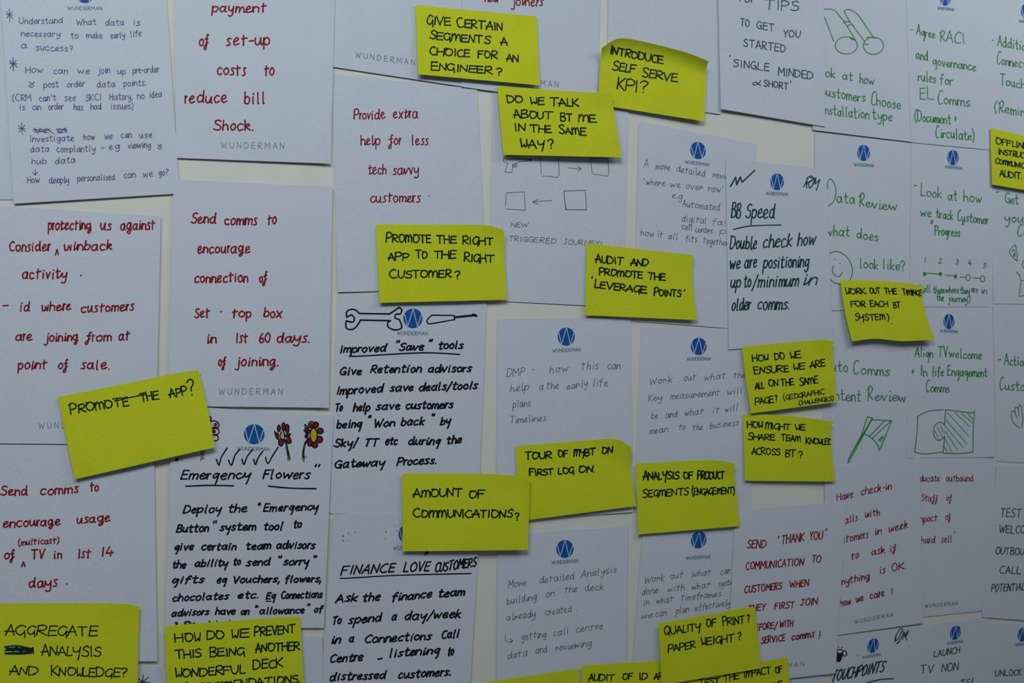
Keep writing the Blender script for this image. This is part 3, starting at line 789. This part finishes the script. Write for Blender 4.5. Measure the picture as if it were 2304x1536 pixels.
p = sheet('white sheet with red handwriting about have check-in and how we care', [(1855, 1052), (2069, 1029), (2077, 1401), (1862, 1432)], (2.4, 2.8, 3.4, 2.8), curl={'right': 0.5})
S = 'redthin'
p.write(S, 10.5, '1882 1126 1921 1118 Have | 1937 1114 2007 1099 check-in', 2.1)
p.write(S, 10, '1893 1181 1930 1170 calls | 1946 1164 1980 1159 with', 2.2)
p.write(S, 10, '1875 1226 1955 1208 customers | 1969 1203 1984 1200 in | 1999 1197 2043 1186 week', 2.2)
p.write(S, 10, '1915 1260 1933 1254 to | 1960 1248 1992 1243 ask | 2003 1241 2017 1238 if', 2.3)
p.write(S, 10, '1883 1318 1958 1301 anything | 1980 1290 1993 1288 is | 2006 1285 2039 1279 OK.', 2.3)
p.write(S, 10, '1888 1364 1915 1359 how | 1925 1355 1944 1351 we | 1957 1347 1991 1339 care | 2005 1338 2009 1337 !', 2.3)
p.backname(1922, 1403, 2010, 1386, 8.5)

p = sheet('white sheet with a dark mug drawing and slanted green title at the bottom', [(1878, 1431), (2061, 1407), (2032, 1790), (1850, 1820)], (1.4, 1.5, 2.0, 1.6))
p.emblem(1964.3, 1452, 12.8, 16.2, (1940, 1481.5, 1982, 1474.5), 6.2, shear=0.12)
Gk = ((1860, 1400), 9.6)
g = lambda x, y: (1860 + x / 9.6, 1400 + y / 9.6)
p.blob([[g(*q) for q in [(215, 640), (212, 850), (290, 852), (335, 760), (352, 630), (300, 668), (240, 660)]]], 'black', 'drawn_mug')
p.draw(*Gk, ellpath(285, 625, 66, 44) + ';' + ellpath(388, 670, 44, 56), 2.2, 'black', 'drawn_mug')
p.draw(*Gk, '240,560/265,512;310,555/338,530;662,715/668,722', 1.6, 'black', 'drawn_steam')
p.draw(*Gk, '1470,410/1490,300 1560,170 1620,125 1650,190 1630,300 1560,400 1510,455/1570,420;1500,300/1490,390 1560,330/1620,180;1640,370/1680,200/1690,280/1750,170/1690,300/1730,380;1780,180/1700,320', 2.2, 'teal', 'initials')
p.write('touch', 23, '1872 1533 1994 1508 TOUCHPOINTS', 3.2)
p.draw(*Gk, '860,1306 1150,1232 1440,1210', 2.8, 'teal', 'underline')

p = sheet('bottom edge of a blank white sheet past the red thank you sheet', [(1650, 1541), (1851, 1508), (1845, 1880), (1630, 1890)], 0.8)

# ================================================================== seventh column
p = sheet('white sheet of green writing on RACI and governance rules', [(2037, -50), (2222, -35), (2229, 337), (2050, 320)], (3.6, 3.8, 3.9, 3.8))
p.emblem(2127, -4.5, 12.3, 17.6, (2109, 21, 2147, 25), 6.2)
S = 'green'
p.write(S, 11, '2050 73 2055 73 - | 2061 77 2105 87 Agree | 2114 91 2170 98 RACI')
p.write(S, 11, '2060 131 2089 137 and | 2098 146 2197 159 governance')
p.write(S, 11.5, '2065 181 2107 187 rules | 2114 188 2145 191 for')
p.write(S, 12, '2069 222 2102 224 EL | 2110 232 2184 241 Comms')
p.write(S, 12, '2057 271 2140 279 (Document | 2147 276 2153 276 +')
p.write(S, 12, '2105 308 2193 316 Circulate)')

p = sheet('white sheet of green writing with progress numbers one to five on a dotted line', [(2050, 318), (2232, 331), (2234, 690), (2047, 690)], (2.4, 2.8, 2.8, 2.6), curl={'right': 0.3})
p.emblem(2144, 354.5, 12.7, 17.2, (2126, 378, 2165, 382), 6.2)
p.write(S, 12, '2056 424 2063 424 - | 2071 439 2119 446 Look | 2132 449 2154 452 at | 2167 452 2210 457 how')
p.write(S, 11, '2070 486 2096 489 we | 2105 489 2145 494 track | 2154 496 2225 504 Customer')
p.write(S, 10.5, '2094 518 2099 518 " | 2102 528 2161 532 Progress | 2164 520 2169 520 "')
p.write(S, 5.2, '2080 590 2081 590 1 | 2111 592 2120 593 2 | 2149 594 2157 595 3 | 2178 596 2187 597 4 | 2211 602 2220 603 5', 1.9)
p.blob([ell(1704 + a / 3.84, 380 + b / 3.84, 4, 5, 12) for a, b in ((1445, 907), (1582, 907), (1712, 928))], 'green', 'drawn_dot')
p.draw(*Dk, '1465,900 1510,903 1570,908;1620,915/1690,922;1750,935/1800,933;1860,938/1925,945;' + ellpath(1820, 938, 18, 26) + ';' + ellpath(1946, 948, 18, 26), 2.0, 'green', 'drawn_progress_line')
p.write(S, 8.5, '2067 657 2093 658 (tell | 2099 659 2125 660 them | 2127 658 2158 659 where | 2160 660 2182 661 they | 2184 657 2201 658 are | 2208 659 2221 661 in', 1.9)
p.write(S, 8.5, '2107 675 2124 676 the | 2132 678 2184 680 journey.)', 1.9)

p = sheet('white sheet of green writing on TV welcome above a half-hatched jigsaw drawing', [(2043, 688), (2233, 688), (2238, 1028), (2040, 1030)], (1.6, 2.2, 2.6, 1.8), curl={'right': 0.8})
p.emblem(2135, 723, 12.6, 17, (2115, 747, 2155, 749), 6.2)
p.write(S, 11, '2057 802 2100 804 Align | 2110 802 2133 803 TV | 2135 804 2210 807 welcome')
p.write(S, 11, '2050 843 2058 843 + | 2072 845 2087 846 In | 2098 845 2124 846 life | 2131 845 2222 847 Engagement')
p.write(S, 11, '2083 881 2137 883 Comms')
p.draw(*Hk, '1608,620 1480,632 1385,675/1378,830 1358,985/1450,1002 1600,985;1625,620/1750,635 1850,648/1875,638/1865,800 1862,985/1740,998 1605,995;1625,620/1618,748/1580,728 1535,755 1522,820 1545,875 1580,882 1618,850/1605,995', 2.2, 'green', 'drawn_jigsaw')
p.draw(*Hk, ';'.join('%g,%g/%g,%g' % q for q in ((1640, 642, 1825, 845), (1708, 645, 1830, 762), (1762, 650, 1862, 735), (1818, 655, 1862, 700), (1630, 710, 1812, 915), (1612, 750, 1778, 945),
                                               (1612, 850, 1680, 985), (1620, 800, 1728, 965), (1608, 930, 1645, 995), (1580, 748, 1616, 830), (1553, 765, 1602, 868), (1532, 800, 1572, 880))), 1.5, 'green', 'drawn_hatching')

p = sheet('white sheet with small red writing ending hard sell above a faint printed name', [(2045, 1030), (2243, 1028), (2216, 1373), (2045, 1391)], (1.2, 1.6, 1.4, 1.2))
S = 'redthin'
p.write(S, 9.5, '2062 1083 2115 1083 educate | 2128 1083 2190 1082 outbound', 1.8)
p.write(S, 9.5, '2073 1126 2111 1128 Staff | 2129 1126 2142 1126 of', 1.8)
p.write(S, 9.5, '2062 1175 2110 1171 impact | 2127 1169 2139 1169 of', 1.9)
p.write(S, 9.5, "2072 1222 2105 1221 hard | 2117 1221 2141 1219 sell | 2146 1210 2149 1210 '", 1.9)
p.backname(2081, 1367, 2155, 1360, 8)

p = sheet('white sheet headed launch in thin dark green capitals at the bottom', [(2058, 1409), (2222, 1388), (2205, 1760), (2035, 1790)], (0.9, 1.0, 1.2, 1.0))
p.emblem(2149.7, 1423, 12.4, 16, (2130, 1450, 2167, 1445), 6, shear=0.1)
S = 'tips'
p.write(S, 14, '2100 1478 2160 1468 LAUNCH', 1.9)
p.write(S, 18, '2070 1514 2101 1513 TV | 2117 1511 2157 1507 NON', 2.0)
p.write(S, 16, '2160 1546 2190 1541 TS/', 2.0)

# ================================================================== cut-off column at the right edge
p = sheet('white sheet at the top corner with green writing cut off after a dash and additional', [(2220, -30), (2400, -10), (2405, 352), (2228, 338)], (2.4, 2.6, 2.8, 2.6))
p.emblem(2309, 25, 12, 17.5, (2292, 50, 2327, 54), 6)
S = 'green'
p.write(S, 11.5, '2231 97 2237 97 - | 2243 102 2334 120 Additional')
p.write(S, 11.5, '2243 143 2336 158 Connection')
p.write(S, 11.5, '2250 190 2330 205 Touches')
p.write(S, 11.5, '2237 250 2340 268 (Reminder')

p = sheet('white sheet with green writing beginning get your beside a small eye drawing', [(2230, 342), (2390, 352), (2395, 684), (2235, 683)], (1.4, 1.6, 1.6, 1.4))
p.write(S, 11.5, '2240 440 2249 440 - | 2261 456 2292 459 Get')
p.write(S, 11.5, '2260 498 2315 502 your')
p.write(S, 11, '2289 530 2330 536 Com')
p.draw(*Dk, '2228,652/2180,705 2195,750 2245,796/2243,720 2228,652;2200,715 2215,695 2230,720;2300,785 2290,830 2304,860', 1.9, 'green', 'drawn_eye')
p.blob([ell(1704 + 2220 / 3.84, 380 + 742 / 3.84, 2.6, 5, 10)], 'green', 'drawn_pupil')
p.draw(*Dk, '2236,888 2265,920 2278,965/2262,1102/2320,1088;2278,966/2330,958', 1.9, 'green', 'drawn_outline')

p = sheet('white sheet with green writing beginning action customer above a hand drawing', [(2234, 684), (2395, 686), (2392, 1046), (2242, 1037)], (0.9, 1.0, 1.2, 1.0))
p.write(S, 11.5, '2245 815 2253 815 - | 2259 820 2312 824 Action')
p.write(S, 11.5, '2249 876 2340 882 Customer')
p.draw((2154, 900), 15.36, '2150,960 2000,850 1900,700 1860,500 1890,390 1950,375 2000,450/2060,620;1995,430 1990,300 2040,240 2100,290/2140,560;2110,400 2110,260 2150,160 2210,250 2260,600 2250,800/2220,940', 1.9, 'green', 'drawn_hand')

p = sheet('white sheet with dark green capitals test welcome outbound call potential', [(2243, 1047), (2410, 1052), (2380, 1400), (2209, 1388)], (2.0, 2.2, 2.4, 2.2))
S = 'tips'
p.write(S, 18, '2250 1162 2298 1163 TEST', 2.1)
p.write(S, 17, '2247 1198 2330 1200 WELCOME', 2.1)
p.write(S, 16, '2239 1246 2326 1249 OUTBOUND', 2.1)
p.write(S, 17, '2248 1289 2297 1291 CALL', 2.1)
p.write(S, 16, '2229 1331 2306 1327 POTENTIAL', 2.1)

p = sheet('bottom corner white sheet with the dark green capitals unlock', [(2214, 1400), (2400, 1410), (2385, 1780), (2200, 1770)], 0.9)
p.emblem(2301, 1427, 11.5, 16, (2284, 1453, 2320, 1450), 6, shear=0.08)
p.write(S, 13, '2238 1521 2300 1518 UNLOCK', 2.0)

# ================================================================== yellow sticky notes
S = 'sticky'
n = sticky('yellow sticky note reading promote the app, tilted upward over two sheets', [(130, 893), (447, 833), (484, 1006), (168, 1078)], (3.6, 4.4, 7.0, 4.6), edges={'top': [(300, 859), (398, 839)], 'right': [(463, 900)]}, curl={'tr': 0.8})
n.write(S, 19, '157 931 292 911 PROMOTE | 316 904 361 896 THE')
n.write(S, 20, '379 895 424 888 APP')
n.write(S, 36, '424 888 442 886 ?')
n.draw((0, 760), 3.84, '990,545 1120,515 1250,488', 2.9, 'note', 'writing_line')

n = sticky('yellow sticky note reading aggregate analysis and knowledge', [(-12, 1357), (314, 1364), (310, 1560), (-14, 1563)], (2.4, 4.0, 6.0, 4.0), edges={'top': [(200, 1356.5), (273, 1357.5)], 'right': [(311, 1450)]}, curl={'tr': 1.2})
n.write(S, 22, '9 1428 222 1430 AGGREGATE', 3.00)
n.draw((0, 1136), 3.84, '40,1225 140,1215 280,1240/50,1240 160,1235 285,1250/40,1255 200,1250 280,1265/40,1280 150,1285 270,1278;60,1225/110,1260/140,1225/180,1270/200,1230;235,1280/240,1235/265,1260/285,1230/288,1280', 3.6, 'note', 'crossed_out_word')
n.write(S, 22, '91 1474 229 1476 ANALYSIS', 3.00)
n.write(S, 20, '20 1517 87 1519 AND | 114 1519 287 1523 KNOWLEDGE?', 3.00)

n = sticky('yellow sticky note reading how do we prevent this being another wonderful deck', [(370, 1408), (675, 1387), (686, 1585), (378, 1600)], (3.4, 4.2, 6.4, 5.4), edges={'top': [(560, 1393), (640, 1388)]})
n.write(S, 19, '391 1444 453 1441 HOW | 464 1438 506 1437 DO | 521 1434 563 1433 WE | 571 1431 666 1423 PREVENT')
n.write(S, 18, '393 1481 454 1478 THIS | 471 1477 552 1473 BEING | 573 1467 676 1461 ANOTHER')
n.write(S, 19, '394 1524 553 1514 WONDERFUL | 568 1505 638 1500 DECK')
n.write(S, 17, '410 1557 676 1534 RECOMMENDATIONS.')

n = sticky('yellow sticky note reading give certain segments a choice for an engineer', [(935, 11), (1208, 37), (1214, 192), (941, 167)], (3.8, 4.2, 6.6, 7.0))
n.write(S, 18, '960 55 1016 57 GIVE | 1027 61 1132 69 CERTAIN')
n.write(S, 17, '966 87 1107 99 SEGMENTS | 1124 101 1143 103 A')
n.write(S, 17, '966 123 1059 129 CHOICE | 1074 130 1121 132 FOR | 1138 137 1168 140 AN')
n.write(S, 16, '969 157 1109 166 ENGINEER | 1116 169 1131 170 ?')

n = sticky('yellow sticky note with a curled top edge reading introduce self serve KPI', [(1354, 108), (1595, 138), (1585, 273), (1344, 235)], (5.0, 4.6, 6.2, 4.0),
           edges={'top': [(1390, 87), (1440, 92), (1540, 117)], 'right': [(1590, 153), (1588, 210)], 'left': [(1350, 160)]}, curl={'top': 5.0, 'tr': 2.0})
n.write(S, 17, '1373 121 1493 145 INTRODUCE')
n.write(S, 18, '1376 157 1432 165 SELF | 1443 173 1526 184 SERVE')
n.write(S, 26, '1387 200 1433 206 KPI | 1438 207 1458 209 ?')

n = sticky('yellow sticky note reading do we talk about BT me in the same way', [(1119, 193), (1380, 214), (1399, 354), (1133, 348)], (4.6, 7.4, 8.4, 7.0), edges={'top': [(1250, 203), (1352, 209.5)], 'right': [(1379, 235)]}, curl={'tr': 2.2})
n.write(S, 17, '1140 230 1178 232 DO | 1193 234 1227 235 WE | 1238 238 1304 240 TALK')
n.write(S, 17, '1154 265 1247 268 ABOUT | 1260 271 1290 273 BT | 1300 274 1344 276 ME')
n.write(S, 16, '1159 294 1185 294 IN | 1192 297 1243 299 THE | 1257 300 1321 305 SAME')
n.write(S, 19, '1171 331 1228 334 WAY | 1232 333 1248 334 ?')

n = sticky('yellow sticky note reading promote the right app to the right customer', [(846, 505), (1134, 518), (1141, 674), (854, 681)], (2.2, 4.4, 5.4, 4.6), edges={'top': [(960, 505), (1060, 505.5), (1105, 508)], 'right': [(1136, 600)]}, curl={'tr': 3.0})
n.write(S, 17, '867 544 971 546 PROMOTE | 982 547 1029 547 THE | 1040 549 1111 551 RIGHT')
n.write(S, 17, '871 585 922 586 APP | 934 580 963 581 TO | 977 581 1029 581 THE | 1043 588 1114 590 RIGHT')
n.write(S, 17, '875 625 1017 624 CUSTOMER | 1023 627 1037 627 ?')

n = sticky('yellow sticky note reading amount of communications', [(905, 1065), (1192, 1076), (1188, 1237), (906, 1240)], (3.2, 6.6, 7.6, 5.6), edges={'top': [(1040, 1065), (1133, 1068)]}, curl={'tr': 1.2})
n.write(S, 18, '927 1119 1041 1116 AMOUNT | 1055 1120 1092 1120 OF')
n.write(S, 17, '928 1163 1157 1164 COMMUNICATIONS | 1158 1170 1169 1170 ?')

n = sticky('yellow sticky note with curled corner reading tour of MyBT on first log on', [(1160, 1003), (1421, 1006), (1432, 1138), (1168, 1172)], (2.2, 4.2, 5.2, 3.4), edges={'top': [(1250, 996), (1340, 989), (1378, 987), (1402, 994)], 'right': [(1418, 1045), (1425, 1095)]}, curl={'tr': 3.5})
n.write(S, 15, '1181 1034 1243 1031 TOUR | 1255 1028 1280 1027 OF | 1290 1027 1342 1023 MYBT | 1354 1021 1381 1019 ON')
n.write(S, 14, '1190 1070 1246 1067 FIRST | 1255 1066 1293 1064 LOG | 1302 1063 1338 1061 ON.')

n = sticky('yellow sticky note reading audit and promote the leverage points', [(1320, 547), (1562, 574), (1569, 720), (1317, 709)], (2.4, 4.2, 6.0, 4.4), edges={'right': [(1558, 605), (1561, 665)]}, curl={'tr': 1.5})
n.write(S, 16, '1337 589 1404 596 AUDIT | 1417 597 1460 599 AND')
n.write(S, 15, '1347 618 1447 626 PROMOTE | 1457 628 1499 631 THE')
n.write(S, 15, "1330 638 1334 638 ' | 1337 647 1457 660 LEVERAGE | 1470 664 1534 668 POINTS | 1538 666 1542 666 '")

n = sticky('yellow sticky note reading analysis of product segments engagement', [(1430, 1042), (1656, 1043), (1665, 1183), (1436, 1202)], (2.2, 4.4, 5.2, 4.2), edges={'top': [(1500, 1039), (1563, 1035.5), (1615, 1035.5)], 'right': [(1652, 1062), (1658, 1120)]}, curl={'tr': 2.5})
n.write(S, 17, '1445 1079 1530 1077 ANALYSIS | 1537 1078 1561 1077 OF | 1568 1078 1632 1076 PRODUCT')
n.write(S, 15, '1445 1119 1551 1112 SEGMENTS | 1556 1113 1654 1110 (ENGAGEMENT)', 2.80)

n = sticky('wavy yellow sticky note reading work out the timings for each system', [(1891, 630), (2080, 646), (2103, 764), (1917, 768)], (3.2, 6.5, 9.0, 8.0),
           edges={'top': [(1960, 631), (2016, 634), (2060, 640)], 'right': [(2075, 668), (2086, 715)], 'bottom': [(1950, 763), (1977, 762), (2029, 767)], 'left': [(1896, 670), (1904, 715)]}, curl={'tr': 1.5, 'wave': 0.4})
n.write(S, 13, '1903 662 1950 661 WORK | 1957 660 1983 660 OUT | 1990 661 2020 661 THE | 2031 663 2077 665 TIMINGS', 2.60)
n.write(S, 13, '1914 690 1949 690 FOR | 1958 690 2000 690 EACH | 2010 692 2028 692 BT', 2.60)
n.write(S, 14, '1924 721 1993 719 SYSTEM | 1996 720 2003 720 ) | 2005 728 2006 728 .', 2.60)

n = sticky('yellow sticky note on how we ensure all are on the same page', [(1670, 780), (1878, 768), (1883, 904), (1690, 930)], (4.2, 6.0, 6.4, 5.2), edges={'top': [(1740, 773), (1800, 767.5), (1850, 764.5)], 'right': [(1874, 782), (1878, 840)], 'left': [(1678, 855)]}, curl={'tr': 2.0})
n.write(S, 15, '1692 814 1731 810 HOW | 1742 809 1767 808 DO | 1778 806 1804 804 WE', 2.80)
n.write(S, 15, '1696 841 1776 836 ENSURE | 1786 832 1814 829 WE | 1821 828 1859 823 ARE', 2.80)
n.write(S, 15, '1698 876 1721 873 ALL | 1729 869 1753 867 ON | 1757 869 1788 865 THE | 1798 867 1843 860 SAME', 2.80)
n.write(S, 14, '1698 911 1743 904 PAGE | 1744 904 1751 903 ?', 2.60)
n.write(S, 11, '1762 900 1857 886 (GEOGRAPHIC', 2.10)
n.write(S, 9, '1797 911 1877 900 CHALLENGES)', 2.00)

n = sticky('yellow sticky note reading how might we share team knowledge across', [(1672, 932), (1877, 949), (1880, 1083), (1676, 1081)], (2.2, 4.6, 5.0, 4.0), edges={'top': [(1704, 931), (1782, 936), (1840, 943)], 'right': [(1870, 962), (1872, 1020)]}, curl={'tr': 2.5})
n.write(S, 14, '1680 962 1717 962 HOW | 1721 964 1781 967 MIGHT | 1788 967 1813 968 WE', 2.70)
n.write(S, 13, '1682 989 1745 990 SHARE | 1757 991 1802 993 TEAM | 1812 998 1893 1001 KNOWLEDGE', 2.70)
n.write(S, 15, '1690 1022 1757 1023 ACROSS | 1766 1027 1792 1028 BT | 1795 1030 1807 1031 ?', 2.70)

n = sticky('yellow sticky note reading audit of ID under the quality of print note', [(1310, 1497), (1532, 1484), (1540, 1640), (1306, 1660)], (3.0, 3.2, 6.0, 5.0), edges={'top': [(1400, 1491)]})
n.write(S, 14, '1323 1532 1384 1530 AUDIT | 1400 1529 1425 1527 OF | 1438 1528 1458 1527 ID | 1470 1528 1500 1526 APP', 2.80)

n = sticky('blank top edge of a yellow sticky note at the bottom of the wall', [(1062, 1539), (1304, 1503), (1308, 1660), (1075, 1700)], (2.9, 3.2, 5.0, 5.0))

n = sticky('yellow sticky note reading test the impact of', [(1545, 1516), (1772, 1478), (1784, 1610), (1555, 1650)], (4.3, 4.9, 6.0, 5.6))
n.write(S, 15, '1628 1533 1664 1526 THE | 1674 1524 1735 1514 IMPACT | 1744 1515 1762 1511 OF', 2.70)
n.write(S, 13, '1573 1544 1621 1536 TEST', 2.70)
n.write(S, 12, '1731 1549 1762 1543 ONE', 2.70)

n = sticky('yellow sticky note reading quality of print and paper weight', [(1481, 1402), (1699, 1366), (1712, 1503), (1489, 1541)], (5.0, 5.4, 7.0, 7.0), edges={'top': [(1600, 1381), (1670, 1368)], 'left': [(1485, 1460)]}, n=(20, 16))
n.write(S, 17, '1494 1428 1578 1417 QUALITY | 1589 1411 1613 1407 OF | 1625 1408 1676 1401 PRINT | 1680 1400 1688 1399 ?', 2.80)
n.write(S, 16, '1502 1468 1566 1456 PAPER | 1577 1452 1655 1442 WEIGHT | 1660 1440 1669 1438 ?', 2.80)

n = sticky('yellow sticky note at the edge reading offline instruction audit', [(2228, 288), (2378, 322), (2380, 440), (2232, 415)], (4.4, 4.4, 6.0, 5.6))
n.write(S, 13, '2240 323 2314 336 OFFLINE', 2.60)
n.write(S, 12, '2246 346 2340 362 INSTRUCTION', 2.60)
n.write(S, 11, '2239 367 2345 386 COMMUNICATION', 2.60)
n.write(S, 14, '2248 396 2300 403 AUDIT.', 2.60)
